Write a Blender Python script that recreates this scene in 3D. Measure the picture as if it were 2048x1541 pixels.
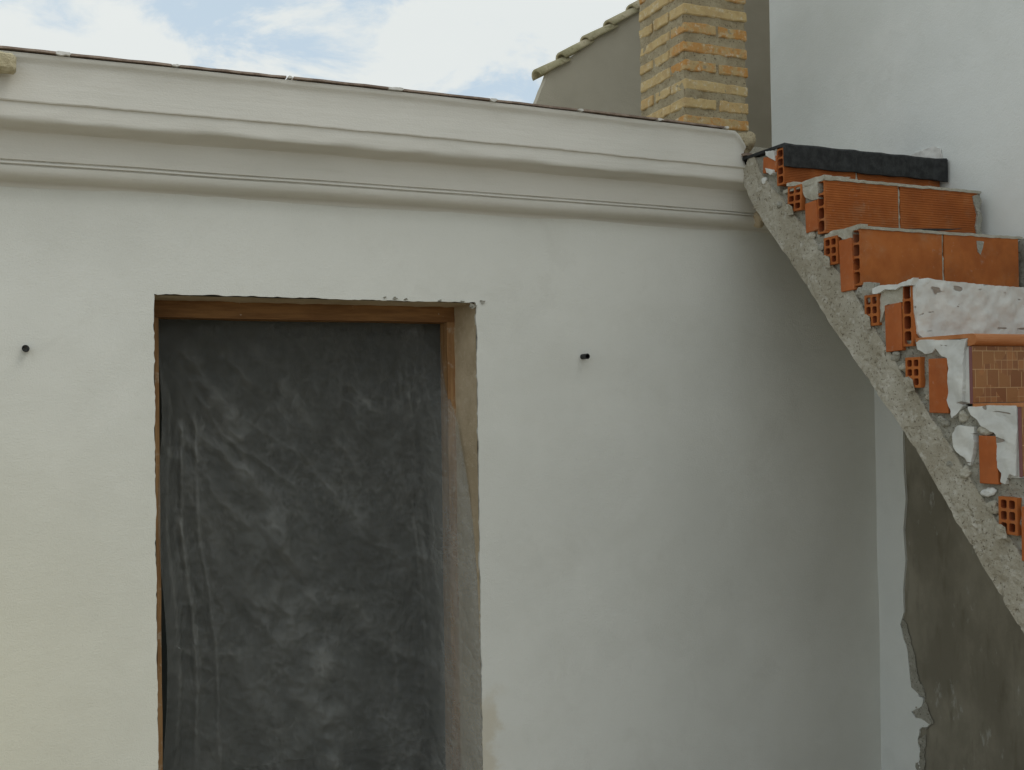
import bpy, bmesh, math, random
from mathutils import Vector, Matrix, noise
from mathutils.geometry import delaunay_2d_cdt
random.seed(7)
R = math.radians
S = bpy.context.scene
for o in list(bpy.data.objects): bpy.data.objects.remove(o)
C = S.collection

# ------------------------------------------------------------------ camera
D, EYE, F = 3.30, 1.65, 2050.0
YAW, PITCH, ROLL = R(23.5), 0.0144, 0.0150
fwd = Vector((math.sin(YAW)*math.cos(PITCH), math.cos(YAW)*math.cos(PITCH), math.sin(PITCH)))
rgt0 = Vector((math.cos(YAW), -math.sin(YAW), 0)); up0 = rgt0.cross(fwd)
rgt = rgt0*math.cos(ROLL) - up0*math.sin(ROLL); up = up0*math.cos(ROLL) + rgt0*math.sin(ROLL)
CAM = Vector((0, -D, EYE))
cd = bpy.data.cameras.new('camera'); cam = bpy.data.objects.new('camera', cd); C.objects.link(cam)
cd.sensor_width = 36; cd.lens = 36*F/2048; cd.clip_start = .05; cd.clip_end = 2000
cam.matrix_world = Matrix(((rgt.x, up.x, -fwd.x, CAM.x), (rgt.y, up.y, -fwd.y, CAM.y), (rgt.z, up.z, -fwd.z, CAM.z), (0,0,0,1)))
S.camera = cam

# ------------------------------------------------------------------ sky and sun
SUN_DIR = Vector((.42, -.44, .80)).normalized()
w = bpy.data.worlds.new('World'); S.world = w; w.use_nodes = True
nt = w.node_tree; N = nt.nodes; L = nt.links; N.clear()
out = N.new('ShaderNodeOutputWorld'); bg = N.new('ShaderNodeBackground'); bg.inputs['Strength'].default_value = .1
sky = N.new('ShaderNodeTexSky'); sky.sky_type = 'NISHITA'; sky.sun_disc = False
sky.sun_elevation = math.asin(SUN_DIR.z); sky.sun_rotation = math.atan2(SUN_DIR.x, SUN_DIR.y)
sky.air_density = 1.0; sky.dust_density = 1.5
tc = N.new('ShaderNodeTexCoord'); sep = N.new('ShaderNodeSeparateXYZ'); L.new(tc.outputs['Generated'], sep.inputs[0])
mz = N.new('ShaderNodeMath'); mz.operation = 'MAXIMUM'; mz.inputs[1].default_value = 0; L.new(sep.outputs['Z'], mz.inputs[0])
az = N.new('ShaderNodeMath'); az.operation = 'ADD'; az.inputs[1].default_value = .12; L.new(mz.outputs[0], az.inputs[0])
dx = N.new('ShaderNodeMath'); dx.operation = 'DIVIDE'; L.new(sep.outputs['X'], dx.inputs[0]); L.new(az.outputs[0], dx.inputs[1])
dy = N.new('ShaderNodeMath'); dy.operation = 'DIVIDE'; L.new(sep.outputs['Y'], dy.inputs[0]); L.new(az.outputs[0], dy.inputs[1])
cb = N.new('ShaderNodeCombineXYZ'); L.new(dx.outputs[0], cb.inputs[0]); L.new(dy.outputs[0], cb.inputs[1]); cb.inputs[2].default_value = 3.3
n1 = N.new('ShaderNodeTexNoise'); n1.inputs['Scale'].default_value = 2.6; n1.inputs['Detail'].default_value = 10; n1.inputs['Roughness'].default_value = .66
n1.inputs['Distortion'].default_value = .35
L.new(cb.outputs[0], n1.inputs['Vector'])
rm = N.new('ShaderNodeMapRange'); rm.inputs['From Min'].default_value = .37; rm.inputs['From Max'].default_value = .53
rm.inputs['To Min'].default_value = .15; rm.inputs['To Max'].default_value = 1.0
rm.interpolation_type = 'SMOOTHSTEP'; L.new(n1.outputs['Fac'], rm.inputs['Value'])
n2 = N.new('ShaderNodeTexNoise'); n2.inputs['Scale'].default_value = .9; n2.inputs['Detail'].default_value = 5; L.new(cb.outputs[0], n2.inputs['Vector'])
cr = N.new('ShaderNodeMix'); cr.data_type = 'RGBA'; cr.inputs['A'].default_value = (10.8, 11.5, 11.5, 1); cr.inputs['B'].default_value = (12.4, 12.8, 12.5, 1)
L.new(n2.outputs['Fac'], cr.inputs['Factor'])
mx = N.new('ShaderNodeMix'); mx.data_type = 'RGBA'; L.new(rm.outputs[0], mx.inputs['Factor'])
th = N.new('ShaderNodeMix'); th.data_type = 'RGBA'; th.inputs['Factor'].default_value = .84; th.inputs['B'].default_value = (8.4, 10.6, 12.6, 1)   # thin veil over the blue
L.new(sky.outputs[0], th.inputs['A']); L.new(th.outputs['Result'], mx.inputs['A']); L.new(cr.outputs['Result'], mx.inputs['B'])
L.new(mx.outputs['Result'], bg.inputs['Color']); L.new(bg.outputs[0], out.inputs[0])
sd = bpy.data.lights.new('sun', 'SUN'); sd.energy = 1.3; sd.angle = R(35); sd.color = (1, .96, .88)
so = bpy.data.objects.new('sun', sd); C.objects.link(so); so.rotation_euler = (-SUN_DIR).to_track_quat('-Z', 'Y').to_euler()
S.view_settings.view_transform = 'Standard'; S.view_settings.look = 'None'
S.view_settings.exposure = -.56; S.view_settings.gamma = 1; S.view_settings.use_curve_mapping = False
S.render.engine = 'CYCLES'

# ------------------------------------------------------------------ helpers
def ray(px, py): return fwd + rgt*((px-1024)/F) - up*((py-770.5)/F)
def hitX(px, py, X): d = ray(px, py); p = CAM + d*((X-CAM.x)/d.x); return p.y, p.z
def hitY(px, py, Y): d = ray(px, py); p = CAM + d*((Y-CAM.y)/d.y); return p.x, p.z
XR = hitY(1755, 1100, 0)[0]          # neighbour wall plane
XL = XR/1.32                         # open side of the staircase
def side(px, py): return hitX(px, py, XL)
def frac(p, s=0.): return noise.noise(Vector(p) + Vector((s, s*.7, -s)))
def fbm(p, sc, oct=3, seed=0.):
    v = Vector(p)*sc + Vector((seed, -seed, seed*.5)); a = 1; t = 0
    for _ in range(oct): t += a*noise.noise(v); v = v*2.1; a *= .5
    return t

def thing(name, label, cat, loc, group=None):
    o = bpy.data.objects.new(name, None); C.objects.link(o); o.location = loc; o.empty_display_size = .1
    o['label'] = label; o['category'] = cat
    if group: o['group'] = group
    return o
def link(name, me, mat, parent=None, loc=None, rot=None):
    o = bpy.data.objects.new(name, me); C.objects.link(o)
    if mat and not me.materials: me.materials.append(mat)
    if parent: o.parent = parent
    if loc is not None: o.location = Vector(loc) - (parent.location if parent else Vector())
    if rot is not None: o.rotation_euler = rot
    return o
def wmesh(name, verts, faces, mat, parent=None, smooth=False, sm_mask=None):
    """mesh from world coordinates, re-based on the parent's origin"""
    off = Vector()
    if parent:
        q = parent
        while q: off += q.location; q = q.parent
    me = bpy.data.meshes.new(name); me.from_pydata([tuple(Vector(v)-off) for v in verts], [], faces); me.update()
    bm = bmesh.new(); bm.from_mesh(me); bmesh.ops.recalc_face_normals(bm, faces=bm.faces); bm.to_mesh(me); bm.free()
    if smooth:
        for i, p in enumerate(me.polygons): p.use_smooth = (sm_mask is None or sm_mask[i])
    return link(name, me, mat, parent)
def box_data(x0, x1, y0, y1, z0, z1):
    v = [(x0,y0,z0),(x1,y0,z0),(x1,y1,z0),(x0,y1,z0),(x0,y0,z1),(x1,y0,z1),(x1,y1,z1),(x0,y1,z1)]
    f = [(0,3,2,1),(4,5,6,7),(0,1,5,4),(1,2,6,5),(2,3,7,6),(3,0,4,7)]
    return v, f
def box(name, x0, x1, y0, y1, z0, z1, mat, parent=None): return wmesh(name, *box_data(x0,x1,y0,y1,z0,z1), mat, parent)
def join(parts):
    V = []; Fc = []
    for v, f in parts:
        k = len(V); V += v; Fc += [tuple(i+k for i in q) for q in f]
    return V, Fc
def worn_box(w_, d_, h_, seed=0, wear=.004, nseg=5, rough=.0015):
    """a bevelled, uneven block centred on its origin"""
    bm = bmesh.new(); bmesh.ops.create_cube(bm, size=1)
    bmesh.ops.scale(bm, vec=(w_, d_, h_), verts=bm.verts)
    bmesh.ops.bevel(bm, geom=list(bm.edges), offset=wear, segments=1, affect='EDGES')
    longe = [e for e in bm.edges if abs((e.verts[0].co-e.verts[1].co).x) > w_*.6]
    if nseg > 1: bmesh.ops.subdivide_edges(bm, edges=longe, cuts=nseg-1, use_grid_fill=True)
    for v in bm.verts:
        p = v.co + Vector((seed*3.1, seed*1.7, seed))
        v.co += Vector((fbm(p, 30, 2), fbm(p, 30, 2, 9), fbm(p, 30, 2, 21)))*rough
    bmesh.ops.recalc_face_normals(bm, faces=bm.faces)
    me = bpy.data.meshes.new('block'); bm.to_mesh(me); bm.free(); return me
def pip(x, y, poly):
    c = False; n = len(poly); j = n-1
    for i in range(n):
        xi, yi = poly[i]; xj, yj = poly[j]
        if (yi > y) != (yj > y) and x < (xj-xi)*(y-yi)/(yj-yi)+xi: c = not c
        j = i
    return c
def densify(poly, step, rag, seed, keep=None):
    o = []; n = len(poly)
    for i in range(n):
        a = Vector(poly[i]); b = Vector(poly[(i+1) % n]); d = b-a; k = max(1, int(d.length/step))
        nn = Vector((d.y, -d.x)).normalized() if d.length > 0 else Vector((0,0))
        for t in range(k):
            p = a + d*(t/k)
            if rag and not (keep and keep(p)):
                r = noise.noise(Vector((p.x*18, p.y*18, seed)))*.9 + noise.noise(Vector((p.x*55, p.y*55, seed+5)))*.6 + noise.noise(Vector((p.x*140, p.y*140, seed+9)))*.4
                p = p + nn*r*rag
            o.append((p.x, p.y))
    return o
def relief(name, outline, to3d, mat, parent, cell=.02, amp=.002, sc=12, thick=.02, rag=0., step=None, seed=0., holes=(), smooth=True, keep=None, oct=3, edge_drop=0., hfun=None):
    """uneven solid sheet: 2-D outline, heights from noise, side faces reaching back by thick"""
    step = step or cell
    loops = [densify(outline, step, rag, seed, keep)] + [densify(h, step, rag, seed+3, keep) for h in holes]
    pts = []; edges = []
    for lp in loops:
        k = len(pts); pts += lp; edges += [(k+i, k+(i+1) % len(lp)) for i in range(len(lp))]
    nb = len(pts)
    xs = [p[0] for p in loops[0]]; ys = [p[1] for p in loops[0]]
    y = min(ys)+cell*.5
    rnd = random.Random(int(seed*10)+1)
    while y < max(ys):
        x = min(xs)+cell*.5
        while x < max(xs):
            px = x+rnd.uniform(-.25, .25)*cell; py = y+rnd.uniform(-.25, .25)*cell
            if pip(px, py, loops[0]) and not any(pip(px, py, h) for h in loops[1:]): pts.append((px, py))
            x += cell
        y += cell
    r = delaunay_2d_cdt([Vector(p) for p in pts], edges, [], 1, 1e-6)
    v2, fc = r[0], r[2]; on_edge = set()
    for i, ov in enumerate(r[3]):
        if any(k < nb for k in ov): on_edge.add(i)
    def h(u, v): 
        a = fbm((u, v, seed), sc, oct, seed)*amp
        return a + (hfun(u, v) if hfun else 0)
    V = [to3d(p.x, p.y, h(p.x, p.y) - (edge_drop if i in on_edge else 0)) for i, p in enumerate(v2)]
    Fc = []; cnt = {}
    for f in fc:
        cx = sum(v2[i].x for i in f)/len(f); cy = sum(v2[i].y for i in f)/len(f)
        if not pip(cx, cy, loops[0]) or any(pip(cx, cy, hh) for hh in loops[1:]): continue
        Fc.append(tuple(f))
        for a, b in zip(f, list(f[1:])+[f[0]]):
            key = (min(a, b), max(a, b)); cnt[key] = cnt.get(key, 0)+1
    nf = len(Fc); dup = {}
    def dv(i, back):
        if (i, back) not in dup:
            dup[(i, back)] = len(V); p = v2[i]
            V.append(to3d(p.x, p.y, -thick) if back else V[i])
        return dup[(i, back)]
    for (a, b), c in cnt.items():
        if c == 1: Fc.append((dv(a,0), dv(b,0), dv(b,1), dv(a,1)))
    off = Vector(); q = parent
    while q: off += q.location; q = q.parent
    me = bpy.data.meshes.new(name); me.from_pydata([tuple(Vector(v)-off) for v in V], [], Fc); me.update()
    if smooth:
        for i in range(nf): me.polygons[i].use_smooth = True
    return link(name, me, mat, parent)
def extrude_x(name, prof, xs, mat, parent, wob=None, smooth=False, caps=True):
    """profile (y,z) swept along X through stations xs; wob(x,i,y,z)->(dx,dy,dz)"""
    V = []; n = len(prof)
    for x in xs:
        for i, (y, z) in enumerate(prof):
            d = wob(x, i, y, z) if wob else (0,0,0)
            V.append((x+d[0], y+d[1], z+d[2]))
    Fc = []
    for s in range(len(xs)-1):
        for i in range(n):
            j = (i+1) % n
            Fc.append((s*n+i, s*n+j, (s+1)*n+j, (s+1)*n+i))
    if caps: Fc.append(tuple(range(n))); Fc.append(tuple((len(xs)-1)*n+i for i in range(n)))
    return wmesh(name, V, Fc, mat, parent, smooth)
def lin(a, b, n): return [a+(b-a)*i/(n-1) for i in range(n)]

# ------------------------------------------------------------------ materials
def base_mat(name, rough=.9, spec=.3):
    m = bpy.data.materials.new(name); m.use_nodes = True; t = m.node_tree; p = t.nodes['Principled BSDF']
    p.inputs['Roughness'].default_value = rough; p.inputs['Specular IOR Level'].default_value = spec
    return m, t, p
def pos(t): return t.nodes.new('ShaderNodeNewGeometry').outputs['Position']
def tnoise(t, scale, detail=4, rough=.55, vec=None, dist=0, stretch=None, off=0):
    n = t.nodes.new('ShaderNodeTexNoise'); n.inputs['Scale'].default_value = scale; n.inputs['Detail'].default_value = detail
    n.inputs['Roughness'].default_value = rough; n.inputs['Distortion'].default_value = dist
    mp = t.nodes.new('ShaderNodeMapping'); mp.inputs['Location'].default_value = (off, off*.37, -off)
    if stretch: mp.inputs['Scale'].default_value = stretch
    t.links.new(vec if vec else pos(t), mp.inputs['Vector']); t.links.new(mp.outputs[0], n.inputs['Vector']); return n.outputs['Fac']
def rng(t, val, a, b, c=0., d=1., smooth=True):
    r = t.nodes.new('ShaderNodeMapRange'); r.inputs['From Min'].default_value = a; r.inputs['From Max'].default_value = b
    r.inputs['To Min'].default_value = c; r.inputs['To Max'].default_value = d
    if smooth: r.interpolation_type = 'SMOOTHSTEP'
    t.links.new(val, r.inputs['Value']); return r.outputs[0]
def mixc(t, fac, a, b):
    m = t.nodes.new('ShaderNodeMix'); m.data_type = 'RGBA'
    for s, v in (('A', a), ('B', b)):
        if isinstance(v, tuple): m.inputs[s].default_value = (*v, 1)
        else: t.links.new(v, m.inputs[s])
    if isinstance(fac, float): m.inputs['Factor'].default_value = fac
    else: t.links.new(fac, m.inputs['Factor'])
    return m.outputs['Result']
def math_(t, op, a, b):
    m = t.nodes.new('ShaderNodeMath'); m.operation = op
    for i, v in enumerate((a, b)):
        if isinstance(v, (int, float)): m.inputs[i].default_value = v
        else: t.links.new(v, m.inputs[i])
    return m.outputs[0]
def bump(t, p, height, strength, dist, chain=None):
    b = t.nodes.new('ShaderNodeBump'); b.inputs['Strength'].default_value = strength; b.inputs['Distance'].default_value = dist
    t.links.new(height, b.inputs['Height'])
    if chain: t.links.new(chain, b.inputs['Normal'])
    t.links.new(b.outputs[0], p.inputs['Normal']); return b.outputs[0]
def pxz(t, out='Z'):
    s = t.nodes.new('ShaderNodeSeparateXYZ'); t.links.new(pos(t), s.inputs[0]); return s.outputs[out]

def stucco(name, c1, c2, grain=260, gs=.35, trowel=True, spots=False):
    m, t, p = base_mat(name, .92, .2)
    c = mixc(t, rng(t, tnoise(t, 1.3, 4, .6), .35, .65), c1, c2)
    c = mixc(t, rng(t, tnoise(t, 9, 5, .6, off=4), .42, .75, 0, .10), c, (c2[0]*.72, c2[1]*.72, c2[2]*.66))
    c = mixc(t, rng(t, tnoise(t, 3.5, 6, .7, off=61, dist=.7), .56, .70, 0, .12), c, (c1[0]*.62, c1[1]*.62, c1[2]*.58))
    c = mixc(t, rng(t, tnoise(t, 420, 2, .6, off=2), .60, .75, 0, .22), c, (c1[0]*.55, c1[1]*.55, c1[2]*.5))
    if spots: c = mixc(t, rng(t, tnoise(t, 60, 3, .6, off=7), .68, .74, 0, .5), c, (.25,.22,.17))
    t.links.new(c, p.inputs['Base Color'])
    b = bump(t, p, tnoise(t, 7, 4, .5, off=9), .25, .012)
    if trowel: b = bump(t, p, tnoise(t, 14, 5, .65, dist=1.2, stretch=(.5,1,1.6), off=3), .22, .004, b)
    bump(t, p, tnoise(t, grain, 3, .65), gs, .0022, b)
    return m
M = {}
# facade: off-white, warm ground bounce painted in low on the left, stained by the threshold
m, t, p = base_mat('facade_plaster', .92, .2)
c = mixc(t, rng(t, tnoise(t, 1.2, 4, .6), .38, .62), (.675,.68,.635), (.725,.73,.685))
pt = math_(t, 'MULTIPLY', rng(t, tnoise(t, 2.3, 5, .6, off=33, dist=.6), .53, .565), rng(t, tnoise(t, 8, 5, .7, off=13), .4, .62))
c = mixc(t, math_(t, 'MULTIPLY', pt, .14), c, (.80,.80,.76))
c = mixc(t, math_(t, 'MULTIPLY', rng(t, tnoise(t, 3.1, 6, .7, off=51, dist=.8), .56, .68), .12), c, (.50,.49,.44))
c = mixc(t, rng(t, tnoise(t, 18, 4, .7, off=77, stretch=(.35,1,2.2)), .70, .76, 0, .22), c, (.48,.46,.40))
bounce_tint = math_(t, 'MULTIPLY', rng(t, pxz(t, 'X'), 1.0, -.5), rng(t, pxz(t, 'Z'), 2.1, .7))
c = mixc(t, math_(t, 'MULTIPLY', bounce_tint, .6), c, (.74,.70,.52))
st = math_(t, 'MULTIPLY', rng(t, math_(t, 'ADD', pxz(t, 'X'), math_(t, 'MULTIPLY', tnoise(t, 12, 4, .6), .22)), 1.50, 1.44),
           rng(t, math_(t, 'ADD', pxz(t, 'Z'), math_(t, 'MULTIPLY', tnoise(t, 9, 4, .6, off=3), .25)), .80, .68))
st = math_(t, 'MULTIPLY', st, rng(t, pxz(t, 'X'), 1.2, 1.3))
c = mixc(t, math_(t, 'MULTIPLY', st, .5), c, (.55,.47,.33))
c = mixc(t, rng(t, tnoise(t, 5, 5, .65, off=4), .45, .8, 0, .12), c, (.50,.49,.42))
c = mixc(t, rng(t, tnoise(t, 380, 2, .6, off=2), .60, .75, 0, .20), c, (.42,.42,.38))
t.links.new(c, p.inputs['Base Color'])
b = bump(t, p, tnoise(t, 5, 4, .5, off=9), .3, .015)
b = bump(t, p, tnoise(t, 11, 5, .7, dist=1.5, stretch=(.6,1,1.3), off=3), .22, .004, b)
bump(t, p, tnoise(t, 200, 4, .75), .6, .0026, b)
M['facade'] = m
m, t, p = base_mat('cornice_plaster', .9, .2)
c = mixc(t, rng(t, tnoise(t, 2.2, 4, .6, stretch=(.4,1,1)), .35, .65), (.63,.62,.57), (.70,.685,.635))
c = mixc(t, rng(t, tnoise(t, 40, 4, .65, stretch=(.12,1,1.4), off=4), .5, .8, 0, .16), c, (.45,.43,.36))
t.links.new(c, p.inputs['Base Color'])
b = bump(t, p, tnoise(t, 60, 4, .6, stretch=(.10,1,1.2), off=3), .35, .003)
bump(t, p, tnoise(t, 260, 3, .65, stretch=(.5,1,1)), .4, .0018, b)
M['cornice'] = m
M['side_plaster'] = stucco('side_plaster', (.69,.715,.695), (.75,.77,.75), 170, .6)
M['raw_plaster'] = stucco('raw_plaster', (.62,.61,.58), (.70,.69,.66), 160, .5)
M['gable'] = stucco('gable_render', (.44,.405,.325), (.52,.48,.39), 180, .6)
M['under_plaster'] = M['side_plaster']

def cement(name, c1, c2, c3, pit=True, bs=.6, grit=120):
    m, t, p = base_mat(name, .95, .15)
    c = mixc(t, rng(t, tnoise(t, 6, 6, .65), .35, .65), c1, c2)
    c = mixc(t, rng(t, tnoise(t, 35, 5, .65, off=5), .52, .72, 0, .7), c, c3)
    if pit: c = mixc(t, rng(t, tnoise(t, 120, 4, .65, off=8), .58, .66, 0, .8), c, (c1[0]*.28, c1[1]*.25, c1[2]*.22))
    t.links.new(c, p.inputs['Base Color'])
    b = bump(t, p, tnoise(t, 28, 5, .65), bs*.6, .010)
    bump(t, p, tnoise(t, grit, 4, .7, off=2), bs, .006, b); return m
M['slab'] = cement('slab_concrete', (.36,.33,.26), (.47,.445,.375), (.60,.585,.53), True, .9, 90)
M['mortar'] = cement('grey_mortar', (.28,.27,.225), (.38,.37,.32), (.50,.48,.43), True, .9)
M['mortar_light'] = cement('light_mortar', (.40,.38,.31), (.50,.48,.41), (.58,.56,.5), False, .8)
M['reveal'] = cement('reveal_cement', (.42,.34,.23), (.54,.45,.32), (.60,.52,.39), False, .5)
M['chimney_mortar'] = cement('chimney_mortar', (.32,.265,.17), (.41,.35,.235), (.48,.42,.30), True, .7)
# unpainted cement under the stair with lime drips
m, t, p = base_mat('wall_cement', .9, .2)
c = mixc(t, rng(t, tnoise(t, 4, 6, .6, stretch=(1,1,.6)), .35, .68), (.19,.175,.135), (.29,.27,.215))
c = mixc(t, rng(t, tnoise(t, 10, 5, .6, stretch=(1,2.2,.5), off=11), .5, .75, 0, .45), c, (.11,.095,.065))
c = mixc(t, rng(t, tnoise(t, 16, 6, .7, stretch=(1,1.5,.6), off=5), .60, .70, 0, .55), c, (.40,.41,.38))
t.links.new(c, p.inputs['Base Color'])
b = bump(t, p, tnoise(t, 12, 5, .6), .4, .01); bump(t, p, tnoise(t, 120, 3, .6), .35, .003, b)
M['wall_cement'] = m
# fired clay
def clay(name, c1, c2, ribs=0., spec=.3):
    m, t, p = base_mat(name, .8, spec)
    oi = t.nodes.new('ShaderNodeObjectInfo')
    c = mixc(t, rng(t, tnoise(t, 11, 5, .6), .35, .68), c1, c2)
    c = mixc(t, math_(t, 'MULTIPLY', oi.outputs['Random'], .35), c, (c1[0]*.72, c1[1]*.62, c1[2]*.55))
    c = mixc(t, rng(t, tnoise(t, 55, 5, .7, off=6), .62, .75, 0, .4), c, (.55,.42,.30))
    c = mixc(t, rng(t, tnoise(t, 15, 6, .75, off=16), .60, .74, 0, .4), c, (.40,.36,.29)); c = mixc(t, rng(t, tnoise(t, 5, 4, .7, off=26), .45, .7, 0, .45), c, (c1[0]*.55, c1[1]*.6, c1[2]*.8))
    t.links.new(c, p.inputs['Base Color'])
    c = mixc(t, rng(t, tnoise(t, 7, 5, .7, off=36), .5, .72, 0, .30), c, (.38,.25,.15)); t.links.new(c, p.inputs['Base Color'])
    b = bump(t, p, tnoise(t, 70, 4, .6), .3, .003)
    if ribs:
        wv = t.nodes.new('ShaderNodeTexWave'); wv.bands_direction = 'Z'; wv.inputs['Scale'].default_value = ribs
        wv.inputs['Distortion'].default_value = .6; wv.inputs['Detail'].default_value = 1; t.links.new(pos(t), wv.inputs['Vector'])
        b = bump(t, p, wv.outputs['Fac'], .35, .003, b)
    return m
M['clay'] = clay('orange_clay', (.37,.108,.024), (.47,.150,.036))
M['clay_plain'] = clay('smooth_clay', (.40,.110,.028), (.48,.145,.042))
M['clay_shaded'] = clay('clay_hole_shade', (.30,.07,.02), (.34,.09,.03))  # same clay darkened for the holes, their shade put into the colour
m, t, p = base_mat('old_brick', .92, .15)
oi = t.nodes.new('ShaderNodeObjectInfo')
ry = mixc(t, rng(t, oi.outputs['Random'], .3, .8), (.56,.42,.21), (.52,.27,.09))
c = mixc(t, rng(t, tnoise(t, 18, 5, .65), .45, .60), ry, (.50,.36,.18))
c = mixc(t, rng(t, tnoise(t, 38, 5, .7, off=5), .52, .70, 0, .8), c, (.66,.60,.45))
c = mixc(t, rng(t, tnoise(t, 60, 4, .7, off=12), .60, .72, 0, .6), c, (.22,.16,.09))
t.links.new(c, p.inputs['Base Color'])
b = bump(t, p, tnoise(t, 45, 5, .7), .7, .008); bump(t, p, tnoise(t, 190, 3, .7), .5, .003, b)
M['old_brick'] = m
m, t, p = base_mat('old_roof_tile', .9, .2)
c = mixc(t, rng(t, tnoise(t, 13, 5, .65), .38, .65), (.36,.33,.20), (.50,.44,.30))
c = mixc(t, rng(t, tnoise(t, 45, 4, .7, off=5), .5, .72, 0, .7), c, (.20,.17,.09))
t.links.new(c, p.inputs['Base Color']); bump(t, p, tnoise(t, 60, 5, .7), .6, .006)
M['roof_tile'] = m
m, t, p = base_mat('coping_clay', .85, .2)
c = mixc(t, rng(t, tnoise(t, 25, 5, .7), .38, .65), (.20,.15,.12), (.34,.27,.22)); t.links.new(c, p.inputs['Base Color'])
bump(t, p, tnoise(t, 60, 4, .7), .6, .004); M['coping'] = m
M['pale_brick'] = cement('pale_brick', (.50,.44,.29), (.60,.54,.38), (.36,.30,.18), False, .9)
# adhesive
m, t, p = base_mat('white_adhesive', .85, .25)
c = mixc(t, rng(t, tnoise(t, 9, 5, .6), .35, .68), (.58,.59,.57), (.68,.69,.66))
gz = rng(t, tnoise(t, 17, 2, .5, off=3, dist=.8, stretch=(.55,.55,1.9)), .66, .70, 0, 1)
c = mixc(t, math_(t, 'MULTIPLY', gz, .75), c, (.20,.15,.11))
t.links.new(c, p.inputs['Base Color'])
b = bump(t, p, tnoise(t, 9, 3, .5, dist=.6), .6, .02); b = bump(t, p, tnoise(t, 26, 3, .5, dist=.5, off=8, stretch=(.6,.6,1)), .35, .006, b)
b = bump(t, p, math_(t, 'SUBTRACT', 1., gz), .8, .004, b); bump(t, p, tnoise(t, 150, 3, .6, off=8), .25, .002, b)
M['adhesive'] = m
# bitumen
m, t, p = base_mat('bitumen', .7, .35)
c = mixc(t, rng(t, tnoise(t, 30, 5, .65), .35, .7), (.012,.013,.014), (.035,.037,.038)); t.links.new(c, p.inputs['Base Color'])
b = bump(t, p, tnoise(t, 25, 4, .6), .5, .006); bump(t, p, tnoise(t, 300, 2, .6), .5, .002, b); M['bitumen'] = m
# printed terracotta tile
m, t, p = base_mat('printed_tile', .45, .4)
mp = t.nodes.new('ShaderNodeMapping'); mp.inputs['Rotation'].default_value = (R(90), 0, 0); t.links.new(pos(t), mp.inputs['Vector'])
def brick(sc, c1, c2, mo, ms, w_, h_, off=.5):
    b = t.nodes.new('ShaderNodeTexBrick'); b.inputs['Scale'].default_value = sc; b.inputs['Color1'].default_value = (*c1,1); b.inputs['Color2'].default_value = (*c2,1)
    b.inputs['Mortar'].default_value = (*mo,1); b.inputs['Mortar Size'].default_value = ms; b.inputs['Brick Width'].default_value = w_; b.inputs['Row Height'].default_value = h_
    b.offset = off; b.offset_frequency = 2; t.links.new(mp.outputs[0], b.inputs['Vector']); return b
b1 = brick(1, (.33,.155,.055), (.22,.085,.03), (.48,.30,.15), .0012, .045, .052, .35)
b2 = brick(1, (.38,.17,.06), (.24,.10,.04), (.45,.28,.14), .0009, .022, .026, 0)
c = mixc(t, rng(t, tnoise(t, 14, 1, .4, off=3), .50, .52), b1.outputs['Color'], b2.outputs['Color'])
c = mixc(t, rng(t, tnoise(t, 50, 5, .7), .5, .75, 0, .35), c, (.17,.07,.03))
t.links.new(c, p.inputs['Base Color']); M['printed'] = m
m, t, p = base_mat('nosing_clay', .5, .4)
c = mixc(t, rng(t, tnoise(t, 20, 5, .6, stretch=(.3,1,1)), .35, .68), (.42,.15,.045), (.50,.21,.08)); t.links.new(c, p.inputs['Base Color'])
bump(t, p, tnoise(t, 50, 4, .6), .2, .002); M['nosing'] = m
m, t, p = base_mat('tile_body', .8, .2); p.inputs['Base Color'].default_value = (.22,.10,.10,1); M['tile_body'] = m
# timber
m, t, p = base_mat('timber', .7, .3)
c = mixc(t, rng(t, tnoise(t, 9, 5, .65, stretch=(.6,3,6)), .35, .65), (.17,.078,.025), (.26,.13,.045))
c = mixc(t, rng(t, tnoise(t, 60, 3, .7, off=4), .68, .74, 0, .7), c, (.55,.50,.42))
t.links.new(c, p.inputs['Base Color']); bump(t, p, tnoise(t, 30, 4, .6, stretch=(.5,3,5)), .4, .003); M['timber_h'] = m
m, t, p = base_mat('timber_upright', .7, .3)
c = mixc(t, rng(t, tnoise(t, 9, 5, .65, stretch=(5,3,.4)), .35, .65), (.24,.125,.05), (.36,.21,.095))
c = mixc(t, rng(t, tnoise(t, 20, 4, .7, off=4), .55, .7, 0, .6), c, (.48,.42,.33))
t.links.new(c, p.inputs['Base Color']); bump(t, p, tnoise(t, 30, 4, .6, stretch=(5,3,.5)), .4, .003); M['timber_v'] = m
m, t, p = base_mat('black_plastic', .45, .4); p.inputs['Base Color'].default_value = (.01,.01,.012,1); M['black'] = m
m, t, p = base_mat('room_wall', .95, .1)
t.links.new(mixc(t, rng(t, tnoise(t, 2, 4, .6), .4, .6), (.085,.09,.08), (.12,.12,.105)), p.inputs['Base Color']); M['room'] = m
m, t, p = base_mat('terrace_floor', .85, .3)
c = mixc(t, rng(t, tnoise(t, 2, 6, .6), .4, .6), (.29,.245,.175), (.36,.305,.22)); t.links.new(c, p.inputs['Base Color'])
bump(t, p, tnoise(t, 80, 4, .6), .4, .003); M['ground'] = m
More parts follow.
